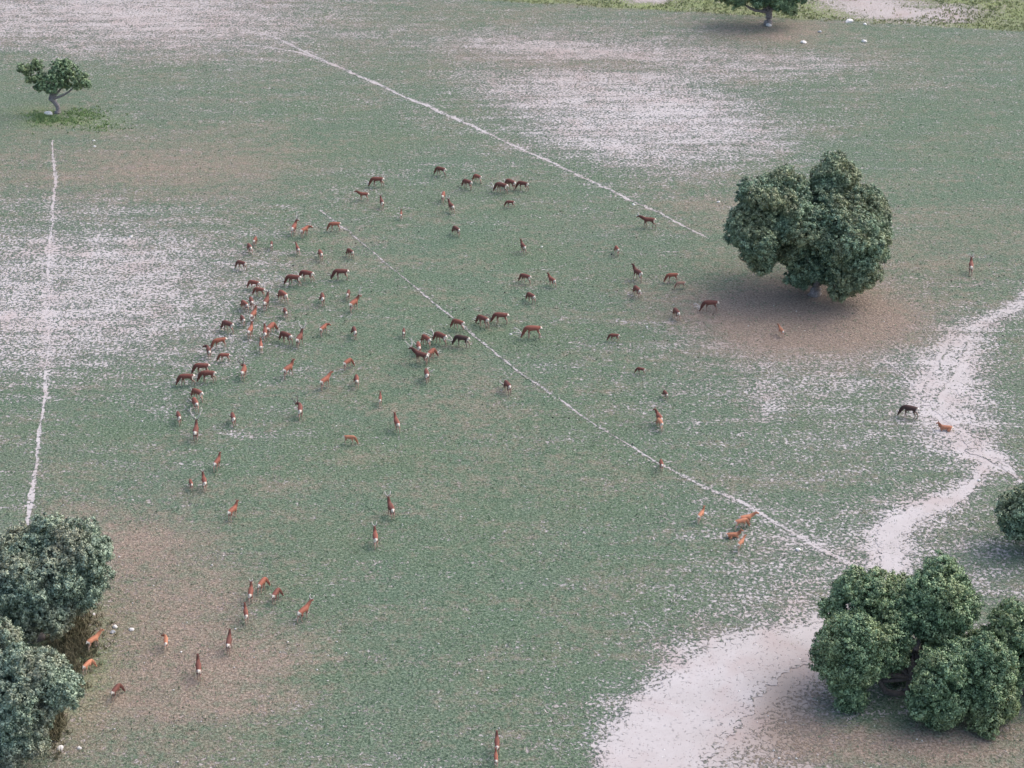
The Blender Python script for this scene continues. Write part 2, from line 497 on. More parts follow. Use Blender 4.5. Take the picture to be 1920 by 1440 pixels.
build_ground()
_k = 0
for nm, lst in TRAILS.items():
    for pts, dens in lst:
        build_trail(nm, pts, dens, _k); _k += 1


# ------------------------------------------------------------------ tubes for trunks, limbs, antlers
def tube(points, radii, seg=8, knobbly=0.0, seed=0):
    P = [Vector(p) for p in points]
    V, Fc = [], []
    up = Vector((0, 0, 1))
    for i, p in enumerate(P):
        t = (P[min(i + 1, len(P) - 1)] - P[max(i - 1, 0)]).normalized()
        a = t.cross(up)
        if a.length < 0.05: a = t.cross(Vector((1, 0, 0)))
        a.normalize(); b = t.cross(a)
        for j in range(seg):
            th = 2 * math.pi * j / seg
            r = radii[i] * (1 + knobbly * mnoise.noise(Vector((math.cos(th) * 1.3 + seed, math.sin(th) * 1.3, i * 0.7))))
            V.append(p + a * (math.cos(th) * r) + b * (math.sin(th) * r))
    n = len(P)
    for i in range(n - 1):
        for j in range(seg):
            Fc.append((i * seg + j, i * seg + (j + 1) % seg, (i + 1) * seg + (j + 1) % seg, (i + 1) * seg + j))
    V.append(P[0]); V.append(P[-1])
    for j in range(seg):
        Fc.append((len(V) - 2, (j + 1) % seg, j))
        Fc.append((len(V) - 1, (n - 1) * seg + j, (n - 1) * seg + (j + 1) % seg))
    return V, Fc


def tubes_mesh(name, tubes_, mat, smooth=True):
    V, Fc = [], []
    for v, f in tubes_:
        o = len(V); V += [tuple(x) for x in v]; Fc += [tuple(i + o for i in q) for q in f]
    me = bpy.data.meshes.new(name)
    me.from_pydata(V, [], Fc)
    me.validate(); me.update()
    if smooth:
        for p in me.polygons: p.use_smooth = True
    me.materials.append(mat)
    return me


def curve_pts(a, b, bend, n=6):
    a, b = np.array(a, float), np.array(b, float)
    out = []
    for i in range(n):
        t = i / (n - 1)
        out.append(a + (b - a) * t + np.array(bend) * math.sin(math.pi * t))
    return out


# ------------------------------------------------------------------ oak crowns: leaf sprays over a hierarchy of lobes
def sphere_dirs(n, rng):
    d = rng.normal(size=(n, 3)); d /= np.linalg.norm(d, axis=1)[:, None]
    return d


def crown_mesh(name, lobes, mat, seed, leaf=0.075, puff=0.36, per=34, thin=1.0):
    rng = np.random.default_rng(seed)
    subs = []                                    # secondary clumps
    for (c, r) in lobes:
        c = np.array(c, float); r = np.array(r, float)
        rm = r.mean()
        ns = max(6, int(15 * thin * (rm / 2.0) ** 0.9 + 6))
        i = np.arange(ns) + 0.5
        ph = np.arccos(1 - 2 * i / ns); th = math.pi * (1 + 5 ** .5) * i + rng.uniform(0, 6)
        d = np.stack([np.cos(th) * np.sin(ph), np.sin(th) * np.sin(ph), np.cos(ph)], 1)
        d += rng.normal(0, .18, d.shape)
        for q in d:
            q = q / np.linalg.norm(q)
            rr = rm * rng.uniform(.24, .46)
            subs.append((c + q * r * rng.uniform(.52, .92), rr * np.array([1.05, 1.05, .92])))
    SC = np.array([s[0] for s in subs]); SR = np.array([s[1] for s in subs])
    PC, PD = [], []
    for k in range(len(SC)):
        area = 4 * math.pi * SR[k].mean() ** 2
        n = int(area / (puff * puff * 1.45) * thin) + 3
        d = sphere_dirs(n, rng)
        p = SC[k] + d * SR[k] * rng.uniform(.82, 1.28, (n, 1))
        dd = (((p[:, None, :] - SC[None]) / SR[None]) ** 2).sum(2)
        dd[:, k] = 9
        keep = dd.min(1) > 0.76
        PC.append(p[keep]); PD.append(d[keep])
    PC = np.concatenate(PC); PD = np.concatenate(PD)
    np_ = len(PC)
    pr = puff * rng.uniform(.5, 1.1, np_)
    tone = np.clip(rng.normal(.5, .28, np_), 0, 1)
    # second, deeper layer of foliage so that the crown is closed but for its real gaps
    if thin >= .9:
        QC, QD = [], []
        for k in range(len(SC)):
            n = int(4 * math.pi * SR[k].mean() ** 2 / (puff * puff * 1.7)) + 3
            d = sphere_dirs(n, rng)
            p = SC[k] + d * SR[k] * rng.uniform(.55, .8, (n, 1))
            dd = (((p[:, None, :] - SC[None]) / SR[None]) ** 2).sum(2)
            dd[:, k] = 9
            keep2 = dd.min(1) > 0.45
            QC.append(p[keep2]); QD.append(d[keep2])
        QC = np.concatenate(QC); QD = np.concatenate(QD)
        PC = np.concatenate([PC, QC]); PD = np.concatenate([PD, QD])
        pr = np.concatenate([pr, np.full(len(QC), puff * 1.15)])
        tone = np.concatenate([tone, np.clip(rng.normal(.5, .28, len(QC)), 0, 1)])
        cnt = np.concatenate([np.full(np_, per), np.full(len(QC), int(per * .55))])
    else:
        cnt = np.full(np_, per)
    np_ = len(PC)
    # leaves
    idx = np.repeat(np.arange(np_), cnt)
    n = len(idx)
    d = sphere_dirs(n, rng) + PD[idx] * 0.75 + np.array([0, 0, .45])
    d /= np.linalg.norm(d, axis=1)[:, None]
    pos = PC[idx] + d * (pr[idx] * rng.uniform(.2, 1.0, n))[:, None]
    nrm = d + rng.normal(0, .45, (n, 3)); nrm /= np.linalg.norm(nrm, axis=1)[:, None]
    a = np.cross(nrm, rng.normal(size=(n, 3))); a /= np.linalg.norm(a, axis=1)[:, None]
    b = np.cross(nrm, a)
    s = leaf * rng.uniform(.65, 1.35, n)[:, None]
    lift = nrm * s * 0.35
    V = np.stack([pos - a * s * 1.3, pos - b * s * .7 + lift, pos + a * s * 1.3, pos + b * s * .7 + lift], 1).reshape(-1, 3)
    V[:, 2] = np.maximum(V[:, 2], 0.15)
    Fq = np.arange(n * 4).reshape(-1, 4)
    T = np.repeat(np.clip(tone[idx] + rng.normal(0, .18, n), 0, 1), 4)
    return np_mesh(name, V, Fq, mat, attrs=dict(tone=T))


def build_tree(name, base_px, lobes_px, mat, bark, label, seed, group=None, trunk_r=.35, fork=2.2, extra=None, cat='tree',
               leaf=0.070, puff=.38, per=50, thin=1.0, lean=(0, 0), trunk_h=None, nlimb=7):
    """lobes_px: (px, py, dy, rx, ry, rz): centre seen at px,py and dy metres behind the trunk"""
    bx, by = gp(*base_px)
    root = bpy.data.objects.new(name, None)
    root.location = (bx, by, 0)
    root.empty_display_size = 1.0
    col.objects.link(root)
    tag(root, label, cat, group)
    B = np.array((bx, by, 0.0))
    lobes = []
    for (px, py, dy, rx, ry, rz) in lobes_px:
        c = at_y(px, py, by + dy) - B
        lobes.append((c, (rx, ry, rz)))
    th = trunk_h or fork
    top = np.array((lean[0], lean[1], th))
    mid = curve_pts((0, 0, -0.1), top, (-lean[0] * .45 + .06, 0.05, 0), 7)
    rad = [trunk_r * f for f in (1.5, 1.08, .95, .9, .88, .9, .95)]
    tr = tubes_mesh('trunk', [tube(mid, rad, 12, .35, seed)], bark)
    link('trunk', tr, root)
    order = sorted(lobes, key=lambda l: -np.mean(l[1]))[:nlimb]
    for i, (c, r) in enumerate(order):
        end = c + np.array((0, 0, -.1 * r[2]))
        pts = curve_pts(top - np.array((0, 0, .15)), end, ((random.random() - .5) * .5, (random.random() - .5) * .5, -.12 * np.linalg.norm(end - top)), 8)
        rr = [trunk_r * (.62 - .5 * t / 7) for t in range(8)]
        link('limb', tubes_mesh('limb', [tube(pts, rr, 8, .3, seed + i)], bark), root)
    for (pts, rr) in (extra or []):
        link('limb', tubes_mesh('limb', [tube([p - B for p in pts], rr, 9, .3, seed + 40)], bark), root)
    link('crown', crown_mesh('crown', lobes, mat, seed, leaf, puff, per, thin), root)
    return root


# --- the big oak right of the herd
build_tree("holm_oak", (1528, 552), [
    (1440, 385, 0.5, 2.7, 2.7, 2.2), (1470, 360, 2.5, 2.1, 2.3, 1.9), (1400, 430, 0, 1.9, 2.0, 1.9), (1425, 455, -1.6, 1.9, 1.8, 2.1), (1430, 495, -1.2, 1.1, 1.2, .9),
    (1500, 425, -1.2, 2.3, 2.2, 2.2), (1495, 475, 0.2, 1.9, 2.0, 1.9), (1570, 327, 4.0, 1.9, 2.1, 1.7), (1555, 362, 3.0, 2.0, 2.1, 1.7), (1620, 385, 1.6, 2.0, 2.2, 1.8),
    (1632, 420, 0.6, 1.6, 2.0, 1.9), (1575, 410, -.2, 2.0, 2.0, 1.8), (1585, 452, -2.2, 2.8, 2.4, 2.5), (1612, 500, -2.2, 2.0, 2.0, 2.1), (1585, 530, -2.5, 1.7, 1.7, 1.6),
    (1640, 465, -1.0, 1.1, 1.3, 1.7), (1520, 500, 1.6, 1.8, 1.8, 1.4), (1500, 380, 5.0, 2.4, 2.3, 1.7), (1525, 500, -.4, 1.3, 1.3, 1.1), (1500, 518, .4, 1.3, 1.3, .9), (1555, 510, -.6, 1.1, 1.2, 1.2), (1590, 400, 5.5, 2.6, 2.3, 1.8), (1440, 420, 4.5, 2.2, 2.2, 1.6)],
    M_LEAF, M_BARK_P, "big round-topped oak with dense blue-green crown, standing alone right of the herd", 3, trunk_r=.5, fork=2.2)

# --- oak pair at the lower right, and the one behind them cut by the frame
bxA = gp(1706, 1296)
A_y = bxA[1]
build_tree("holm_oak", (1706, 1296), [
    (1598, 1200, -.6, 1.8, 1.8, 2.1), (1590, 1255, -1.4, 1.5, 1.5, 1.8), (1598, 1305, -1.8, 1.0, 1.1, 1.3), (1560, 1225, .2, 1.1, 1.3, 1.7), (1636, 1235, -.8, 1.3, 1.3, 1.5),
    (1610, 1110, 2.6, 1.5, 1.7, 1.4), (1650, 1120, 2.4, 1.5, 1.7, 1.7), (1560, 1140, 2.2, .8, .9, .7), (1662, 1175, 1.0, 1.7, 1.7, 1.5), (1690, 1155, 1.6, 1.2, 1.4, 1.2),
    (1670, 1215, .2, 1.4, 1.4, 1.4), (1760, 1100, 2.2, 1.8, 1.8, 1.7), (1782, 1140, 1.6, 1.6, 1.7, 1.9), (1740, 1150, 1.4, 1.4, 1.5, 1.9), (1765, 1185, 1.2, 1.5, 1.4, 1.4),
    (1690, 1250, 2.2, 1.3, 1.4, 1.2), (1685, 1120, 5.0, 1.8, 1.8, 1.4)],
    M_LEAF_B, M_BARK, "wide-spread oak with dark forked limbs showing, beside the pale track", 5, trunk_r=.36, fork=1.3, leaf=.062, puff=.34, per=44, nlimb=9,
    group=None, extra=[([at_y(1708, 1300, A_y), at_y(1712, 1262, A_y), at_y(1706, 1240, A_y), at_y(1716, 1218, A_y), at_y(1730, 1185, A_y + .8)], (.42, .34, .28, .22, .17)),
                       ([at_y(1706, 1302, A_y), at_y(1680, 1302, A_y - .4), at_y(1660, 1296, A_y - .6), at_y(1645, 1270, A_y - .8), at_y(1630, 1240, A_y - 1)], (.34, .24, .2, .17, .12))])
build_tree("holm_oak", (1790, 1345), [
    (1765, 1260, -.2, 1.5, 1.5, 1.6), (1740, 1305, -.6, 1.35, 1.3, 1.5), (1775, 1330, -1.2, 1.1, 1.1, 1.2), (1755, 1350, -1.1, .6, .7, .6), (1800, 1235, 1.0, 1.2, 1.4, 1.1),
    (1860, 1250, 0, 1.6, 1.5, 1.7), (1865, 1300, -.8, 1.5, 1.4, 1.6), (1850, 1345, -1.3, 1.1, 1.1, 1.1), (1815, 1290, .2, 1.3, 1.3, 1.3), (1890, 1320, -.4, .8, .9, 1.0), (1820, 1230, 2.6, 1.5, 1.4, 1.1)],
    M_LEAF_B, M_BARK, "low bushy oak of two leafy humps in the lower right corner", 6, trunk_r=.28, fork=1.4, leaf=.06, puff=.33, per=46)
build_tree("holm_oak", (1925, 1300), [
    (1900, 1165, .4, 1.5, 1.5, 1.3), (1885, 1205, 0, 1.5, 1.4, 1.4), (1925, 1210, -.4, 1.7, 1.6, 1.6), (1905, 1250, -.6, 1.3, 1.4, 1.3), (1965, 1190, .4, 2.0, 2.0, 1.7), (1985, 1250, 0, 1.7, 1.7, 1.6), (1850, 1190, .6, .6, .7, .6)],
    M_LEAF_B, M_BARK, "dark green oak cut off by the right edge behind the low bushy oak", 8, trunk_r=.3, fork=1.6, leaf=.062, puff=.31, per=34)
build_tree("holm_oak", (1955, 1020), [
    (1915, 955, -.2, 1.6, 1.6, 1.5), (1905, 985, -.8, 1.1, 1.2, 1.0), (1950, 940, 0, 2.0, 2.0, 1.8), (1985, 965, 0, 2.0, 2.0, 1.9), (1960, 990, -1, 1.6, 1.5, 1.4)],
    M_LEAF, M_BARK, "blue-green oak peeking in at the right edge beside the narrow trail", 9, trunk_r=.3, fork=1.4)
# --- the oaks at the lower left
build_tree("holm_oak", (70, 1196), [
    (150, 1020, 1.6, 1.7, 1.9, 1.5), (95, 1012, 2.6, 1.7, 1.9, 1.4), (30, 1030, 2.2, 1.7, 1.9, 1.4), (165, 1062, .4, 1.6, 1.8, 1.7), (120, 1075, -.2, 2.0, 1.8, 1.9), (165, 1105, -.4, 1.1, 1.3, 1.1),
    (60, 1090, -.8, 2.1, 1.9, 1.9), (40, 1140, -1.0, 1.5, 1.5, 1.6), (95, 1140, -1.0, 1.7, 1.6, 1.5), (125, 1130, -.6, 1.3, 1.3, 1.2), (60, 1175, -1.6, 1.1, 1.1, .9), (5, 1085, .4, 1.8, 1.9, 1.9), (-50, 1080, 1.0, 2.2, 2.2, 2.0), (90, 1050, 4.0, 2.1, 2.0, 1.5), (-10, 1050, 4.2, 2.2, 2.0, 1.5)],
    M_LEAF_G, M_BARK, "grey-green oak with reddish-brown tints, upper of the two at the left edge", 12, trunk_r=.45, fork=1.9, leaf=.062, puff=.34, per=44)
build_tree("holm_oak", (20, 1425), [
    (75, 1265, 1.2, 1.8, 1.8, 1.5), (30, 1270, 1.4, 1.6, 1.8, 1.5), (115, 1295, .4, 1.1, 1.2, 1.0), (50, 1330, 0, 1.9, 1.7, 1.8), (20, 1375, -.6, 1.8, 1.7, 1.6), (60, 1385, -.8, 1.1, 1.2, 1.2),
    (-30, 1330, .4, 2.2, 2.0, 2.0), (25, 1405, -1.4, 1.0, 1.0, .8), (0, 1300, 3.2, 2.0, 1.9, 1.5)],
    M_LEAF_G, M_BARK, "pale grey-green oak, lower of the two at the left edge", 13, trunk_r=.4, fork=1.7, leaf=.06, puff=.33, per=46)
build_tree("holm_oak", (-30, 1290), [
    (5, 1195, 0, 1.1, 1.2, 1.0), (-20, 1205, 0, 1.3, 1.3, 1.2), (-55, 1190, .4, 1.8, 1.8, 1.5), (10, 1225, -.6, .7, .8, .7)],
    M_LEAF_G, M_BARK, "small slice of pale oak foliage at the left edge between larger oaks", 14, trunk_r=.3, fork=1.6, leaf=.06, puff=.30, per=36)
# --- thin small oak, upper left
sb = gp(108, 212)
build_tree("holm_oak", (108, 212), [
    (68, 122, .6, .75, .8, .65), (50, 132, .2, .7, .7, .45), (40, 128, .2, .4, .5, .35), (75, 148, 0, .85, .9, .6), (55, 148, -.2, .5, .6, .4), (85, 160, -.5, .7, .7, .5), (112, 128, .5, 1.0, 1.1, .8), (105, 145, 0, 1.0, 1.0, .7),
    (130, 138, .1, 1.0, 1.0, .8), (152, 148, -.2, .8, .9, .75), (145, 162, -.5, .45, .5, .4), (165, 158, -.4, .4, .45, .4), (125, 120, 1.4, .7, .8, .5), (95, 168, -.3, .7, .8, .45), (118, 160, .2, .9, .9, .5), (72, 165, .2, .5, .6, .35)],
    M_LEAF_B, M_BARK_P, "small thin-crowned oak with crooked pale trunk at the upper left", 17, trunk_r=.31, fork=1.9, leaf=.07, puff=.30, per=32, thin=.85, lean=(-.75, .1), nlimb=4)
# --- oak on the verge at the top
build_tree("holm_oak", (1440, 46), [
    (1450, -22, 0, 2.6, 2.6, 2.0), (1400, -30, .4, 2.6, 2.6, 2.0), (1480, -12, -.6, 1.8, 1.8, 1.6), (1462, 2, -1.2, 1.5, 1.5, 1.1), (1425, 0, -1.0, 1.3, 1.4, .8), (1490, -40, 1, 2.4, 2.4, 2.0), (1385, -4, -.6, 1.5, 1.6, .9), (1360, -10, 0, 1.4, 1.5, .9), (1430, -60, 1, 3, 3, 2), (1480, 16, -1.6, .9, 1.0, .7)],
    M_LEAF_B, M_BARK_P, "dark oak on the yellow verge, its crown cut by the top edge", 21, trunk_r=.5, fork=2.0)


# ------------------------------------------------------------------ grass tufts (stuff)
def tufts(name, XY, h, w, mat, label, seed, blades=5):
    rng = np.random.default_rng(seed)
    n = len(XY) * blades
    base = np.repeat(XY, blades, 0) + rng.normal(0, w * 1.2, (n, 2))
    ang = rng.uniform(0, 2 * math.pi, n)
    hh = h * rng.uniform(.5, 1.4, n)
    lean = rng.normal(0, .45, (n, 2)) * hh[:, None]
    bw = w * rng.uniform(.3, .7, n)
    dx = np.stack([np.cos(ang), np.sin(ang)], 1) * bw[:, None]
    z0 = np.full((n, 1), -0.01)
    V = np.stack([np.hstack([base - dx, z0]), np.hstack([base + dx, z0]), np.hstack([base + lean, hh[:, None]])], 1).reshape(-1, 3)
    o = link(name, np_mesh(name, V, np.arange(n * 3).reshape(-1, 3), mat, nper=3))
    return tag(o, label, 'grass', kind='stuff')


def scatter_px(n, cx, cy, rx, ry, rng):
    """gaussian scatter on the ground round a survey point"""
    out = []
    while len(out) < n:
        p = (rng.normal(cx, rx), rng.normal(cy, ry))
        out.append(gp(*p))
    return np.array(out)


rng = np.random.default_rng(5)
U = lambda n, r: np.array([gp(a, b) for a, b in zip(r.uniform(-120, 2040, n), r.uniform(60, 1500, n))])
# verge
XY = []
while len(XY) < 9000:
    px, py = rng.uniform(500, 2050), rng.uniform(-60, 80)
    x, y = gp(px, py)
    e = -14 + (px - 640) * 0.058
    if py > e - 1 + rng.normal(0, 1.5): continue
    if ((px - 1640) / 105) ** 2 + ((py - 12) / 24) ** 2 < 1.2 and rng.random() < .93: continue
    if ((px - 1210) / 40) ** 2 + ((py - 2) / 9) ** 2 < 1.2: continue
    XY.append((x, y))
tufts("verge_grass", np.array(XY), .26, .09, M_GRASS_Y, "yellow-green rough grass on the verge along the top edge", 31)
XY = np.concatenate([scatter_px(110, 76, 218, 14, 5, rng), scatter_px(60, 95, 227, 20, 3, rng), scatter_px(120, 155, 213, 18, 5, rng), scatter_px(60, 135, 228, 22, 5, rng), scatter_px(50, 190, 238, 20, 5, rng), scatter_px(90, 120, 222, 45, 11, rng)])
tufts("tall_grass", XY, .22, .10, M_GRASS_G, "bright green tall grass round the foot of the small crooked oak", 32, 6)
W = U(12000, rng)
W = W[~((np.abs(to_px(W[:, 0], W[:, 1])[0] - 1330) < 190) & (to_px(W[:, 0], W[:, 1])[1] > 1215))]
tufts("pasture_weeds", W, .10, .075, M_WEED, "low weeds and grass tufts over the whole pasture", 35, 5)
XY = np.concatenate([scatter_px(500, 140, 1195, 22, 30, rng), scatter_px(300, 120, 1260, 18, 22, rng), scatter_px(260, 95, 1360, 14, 22, rng)])
tufts("dry_scrub", XY, .42, .07, M_SCRUB, "dry olive scrub growing between the two left-edge oaks", 33, 7)


# ------------------------------------------------------------------ stones
def rock_mesh(seed, mat, flat=.7):
    import bmesh
    bm = bmesh.new()
    bmesh.ops.create_icosphere(bm, subdivisions=2, radius=1.0)
    for v in bm.verts:
        n = mnoise.noise(v.co * 1.1 + Vector((seed * 3.1, 0, 0)))
        v.co *= 1 + .45 * n
        v.co.x *= 1.25; v.co.z *= flat
        v.co.z = max(v.co.z, -.35)
    me = bpy.data.meshes.new('stone'); bm.to_mesh(me); bm.free()
    me.materials.append(mat)
    return me


ROCKS = [  # px, py, radius m, material, label
    (91, 214, .42, 'w', "pale boulder in the grass left of the small crooked oak's trunk"),
    (1441, 48, .38, 'w', "white stone at the foot of the verge oak at the top"),
    (1592, 41, .42, 'w', "white stone on the verge below the bare sandy patch"),
    (1622, 46, .22, 'w', "smaller white stone on the verge, right of the white one below the sand"),
    (1507, 80, .34, 'w', "white stone on the pasture just below the verge, left of two"),
    (1620, 78, .32, 'w', "white stone on the pasture just below the verge, right of two"),
    (1537, 60, .24, 'g', "grey stone on the pasture edge below the verge oak"),
    (216, 1176, .17, 'w', "white stone right of the upper left oak, above a grey stone"),
    (211, 1186, .17, 'g', "grey stone touching the white stone near the upper left oak"),
    (246, 1181, .18, 'w', "white stone standing apart, furthest right of three near the left oaks"),
    (113, 1404, .20, 'w', "larger white stone at the bottom left below the left oaks"),
    (149, 1403, .13, 'w', "smaller white stone at the bottom left, right of the larger one"),
    (1497, 1031, .19, 'w', "flat white stone below the trail, right of the pale orange deer"),
    (1835, 901, .13, 'w', "small white stone at the upper end of the lower track bend"),
    (176, 1152, .10, 'w', "tiny white stone under the right side of the upper left oak"),
    (143, 1139, .09, 'w', "tiny white stone in the shade close under the upper left oak"),
    (178, 275, .17, 'w', "white stone below the small crooked oak, near the trail head"),
    (176, 264, .14, 'w', "little white stone just above another, below the small crooked oak"),
    (1188, 384, .15, 'w', "white stone on the upper trail before it fades"),
    (246, 444, .16, 'w', "white stone in the pale bare patch at the left"),
    (1347, 379, .16, 'w', "white stone left of the big oak, above the trail end"),
    (1016, 463, .10, 'w', "tiny white stone right of the head-up hind mid-field"),
    (958, 627, .11, 'w', "white stone between the grazing stag and the trail"),
    (1213, 613, .11, 'w', "small white stone right of the small grazing deer mid-right"),
]
rk = {('w', i): rock_mesh(i, M_ROCK) for i in range(4)}
rk.update({('g', i): rock_mesh(i + 7, M_ROCK_G) for i in range(2)})
for i, (px, py, r, k, lab) in enumerate(ROCKS):
    x, y = gp(px, py)
    o = link('stone', rk[(k, i % (4 if k == 'w' else 2))], loc=(x, y, r * .2))
    o.scale = (r, r, r); o.rotation_euler = (0, 0, i * 1.7)
    tag(o, lab, 'stone', 'pale stones lying on the pasture')


def pebbles(name, XY, rmin, rmax, mat, label, seed):
    rng = np.random.default_rng(seed)
    n = len(XY)
    g = np.array([(1, 0, 0), (0, 1, 0), (-1, 0, 0), (0, -1, 0), (0, 0, 1), (0, 0, -.4)], float)
    r = rng.uniform(rmin, rmax, n) * rng.uniform(.6, 1.3, n)
    V = g[None] * (1 + rng.uniform(-.3, .3, (n, 6, 1))) * r[:, None, None] * np.array([1.2, 1.0, .7])
    a = rng.uniform(0, 6.28, n); c, s = np.cos(a)[:, None], np.sin(a)[:, None]
    V = np.stack([V[..., 0] * c - V[..., 1] * s, V[..., 0] * s + V[..., 1] * c, V[..., 2]], -1)
    V[..., 0] += XY[:, :1]; V[..., 1] += XY[:, 1:]; V[..., 2] += 0.03
    f = np.array([(0, 1, 4), (1, 2, 4), (2, 3, 4), (3, 0, 4), (1, 0, 5), (2, 1, 5), (3, 2, 5), (0, 3, 5)])
    Fc = (f[None] + np.arange(n)[:, None, None] * 6).reshape(-1, 3)
    return tag(link(name, np_mesh(name, V.reshape(-1, 3), Fc, mat, nper=3)), label, 'pebbles' if mat is M_ROCK else 'droppings', kind='stuff')


pebbles('pebbles', U(900, rng), .035, .085, M_ROCK, "small white pebbles strewn all over the pasture", 41)
P = np.concatenate([scatter_px(170, 960, 560, 170, 90, rng), scatter_px(90, 560, 470, 130, 70, rng), scatter_px(60, 1180, 640, 120, 80, rng), scatter_px(50, 1800, 510, 70, 40, rng)])
pebbles('droppings', P, .05, .085, M_DUNG, "dark droppings scattered in the grass among the herd", 42)


# ------------------------------------------------------------------ deer
def neck_pose(kind):
    """returns neck1, neck2, poll, brow, nose in body space (x forward, y left, z up)"""
    K = {
        'graze':   ((.64, 0, .90), (.79, 0, .64), (.88, 0, .40), (.95, 0, .28), (1.02, 0, .07), 0),
        'grazel':  ((.66, 0, .90), (.84, 0, .63), (.94, 0, .38), (1.02, 0, .26), (1.10, 0, .06), 48),
        'grazer':  ((.66, 0, .90), (.84, 0, .63), (.94, 0, .38), (1.02, 0, .26), (1.10, 0, .06), -48),
        'up':      ((.62, 0, 1.14), (.70, 0, 1.28), (.77, 0, 1.42), (.88, 0, 1.41), (1.06, 0, 1.30), 0),
        'upl':     ((.62, 0, 1.14), (.70, 0, 1.28), (.77, 0, 1.42), (.88, 0, 1.41), (1.06, 0, 1.30), 60),
        'upr':     ((.62, 0, 1.14), (.70, 0, 1.28), (.77, 0, 1.42), (.88, 0, 1.41), (1.06, 0, 1.30), -60),
        'walk':    ((.68, 0, 1.12), (.86, 0, 1.22), (1.02, 0, 1.30), (1.14, 0, 1.26), (1.34, 0, 1.12), 0),
        'levell':  ((.64, 0, 1.04), (.80, 0, 1.02), (.94, 0, 1.02), (1.05, 0, .98), (1.22, 0, .84), 58),
        'levelr':  ((.64, 0, 1.04), (.80, 0, 1.02), (.94, 0, 1.02), (1.05, 0, .98), (1.22, 0, .84), -58),
    }
    n = K[kind]
    yaw = n[5]
    out = []
    px = .50
    for i, p in enumerate(n[:5]):
        a = R(yaw) * (0.12, .5, 1.0, 1.05, 1.15)[i]
        # accumulate the bend along the chain
        out.append(p)
    if yaw:
        pts = [np.array((.50, 0, out[0][2]))] + [np.array(p, float) for p in out]
        res = [pts[0]]
        fr = (.35, .7, 1.0, 1.0, 1.0)
        for i in range(1, 6):
            d = pts[i] - pts[i - 1]
            a = R(yaw) * fr[i - 1]
            res.append(res[-1] + np.array((d[0] * math.cos(a) - d[1] * math.sin(a), d[0] * math.sin(a) + d[1] * math.cos(a), d[2])))
        out = [tuple(p) for p in res[1:]]
    return [Vector(p) for p in out]


LEGS = {  # stance offsets: (hind left, hind right, fore left, fore right) along x
    0: (.10, -.12, -.08, .10),
    1: (-.02, .04, .05, -.03),
    2: (-.18, .12, .16, -.14),
}


def deer_skeleton(pose, stance, lie=False):
    V, E, Rd = [], [], []

    def add(p, r, par=None):
        V.append(tuple(p)); Rd.append(r if isinstance(r, tuple) else (r, r))
        if par is not None: E.append((par, len(V) - 1))
        return len(V) - 1
    dz = -.62 if lie else 0
    pelvis = add((-.42, 0, .99 + dz), (.205, .215))
    rump = add((-.60, 0, .97 + dz), (.15, .17), pelvis)
    loin = add((-.18, 0, .98 + dz), (.20, .205), pelvis)
    ribs = add((.10, 0, .955 + dz), (.225, .235), loin)
    chest = add((.34, 0, .955 + dz), (.195, .245), ribs)
    nb = add((.50, 0, 1.02 + dz), (.13, .18), chest)
    tail = add((-.72, 0, .98 + dz), .045, rump)
    add((-.77, 0, .86 + dz), .03, tail)
    ne = neck_pose(pose)
    if lie: ne = [Vector((p.x, p.y, p.z - .62)) for p in ne]
    rad = [(.13, .165), (.11, .135), (.09, .10), (.072, .08), (.044, .046)]
    prev = nb
    ids = []
    for p, r in zip(ne, rad):
        prev = add(p, r, prev); ids.append(prev)
    # head frame
    fwd = (ne[4] - ne[2]).normalized()
    side = Vector((0, 0, 1)).cross(fwd)
    if side.length < .1: side = Vector((0, 1, 0))
    side.normalize()
    upv = fwd.cross(side).normalized()
    if lie:
        for s in (1, -1):
            a = add((-.46, s * .20, .26), .13, pelvis)
            b = add((-.10, s * .30, .12), .075, a)
            c = add((-.40, s * .34, .06), .045, b)
            add((-.18, s * .38, .05), .035, c)
            a = add((.36, s * .16, .22), .09, chest)
            b = add((.56, s * .18, .09), .05, a)
            add((.34, s * .22, .05), .035, b)
    else:
        st = LEGS[stance]
        for s, o, fo in ((1, st[0], st[2]), (-1, st[1], st[3])):
            a = add((-.44 + .1 * o, s * .105, .82), (.11, .14), pelvis)
            b = add((-.36 + .5 * o, s * .12, .66), (.075, .10), a)
            c = add((-.56 + .75 * o, s * .115, .44), .042, b)
            d = add((-.53 + 1.0 * o, s * .11, .12), .026, c)
            add((-.48 + 1.05 * o, s * .11, .02), .033, d)
            a = add((.36 + .1 * fo, s * .105, .80), (.08, .11), chest)
            b = add((.36 + .5 * fo, s * .11, .50), .045, a)
            c = add((.35 + .9 * fo, s * .11, .13), .026, b)
            add((.38 + 1.0 * fo, s * .11, .02), .033, c)
    return V, E, Rd, ne, (fwd, side, upv)


def ear_geo(ne, fr):
    fwd, side, upv = fr
    V, Fc = [], []
    for s in (1, -1):
        b = ne[2] + side * (s * .055) + upv * .05
        d = (side * s * .80 + upv * .50 - fwd * .15).normalized()
        w = d.cross(upv).normalized()
        o = len(V)
        tk = d.cross(w).normalized() * .014
        for k, (t, ww) in enumerate(((0, .022), (.07, .048), (.14, .042), (.215, .006))):
            for q in (-1, 1):
                for u in (-1, 1):
                    V.append(b + d * t + w * (q * ww) + tk * u)
        for k in range(3):
            a = o + k * 4
            for (i, j) in ((0, 1), (1, 3), (3, 2), (2, 0)):
                Fc.append((a + i, a + j, a + 4 + j, a + 4 + i))
        Fc.append((o + 12, o + 13, o + 15, o + 14))
    return V, Fc


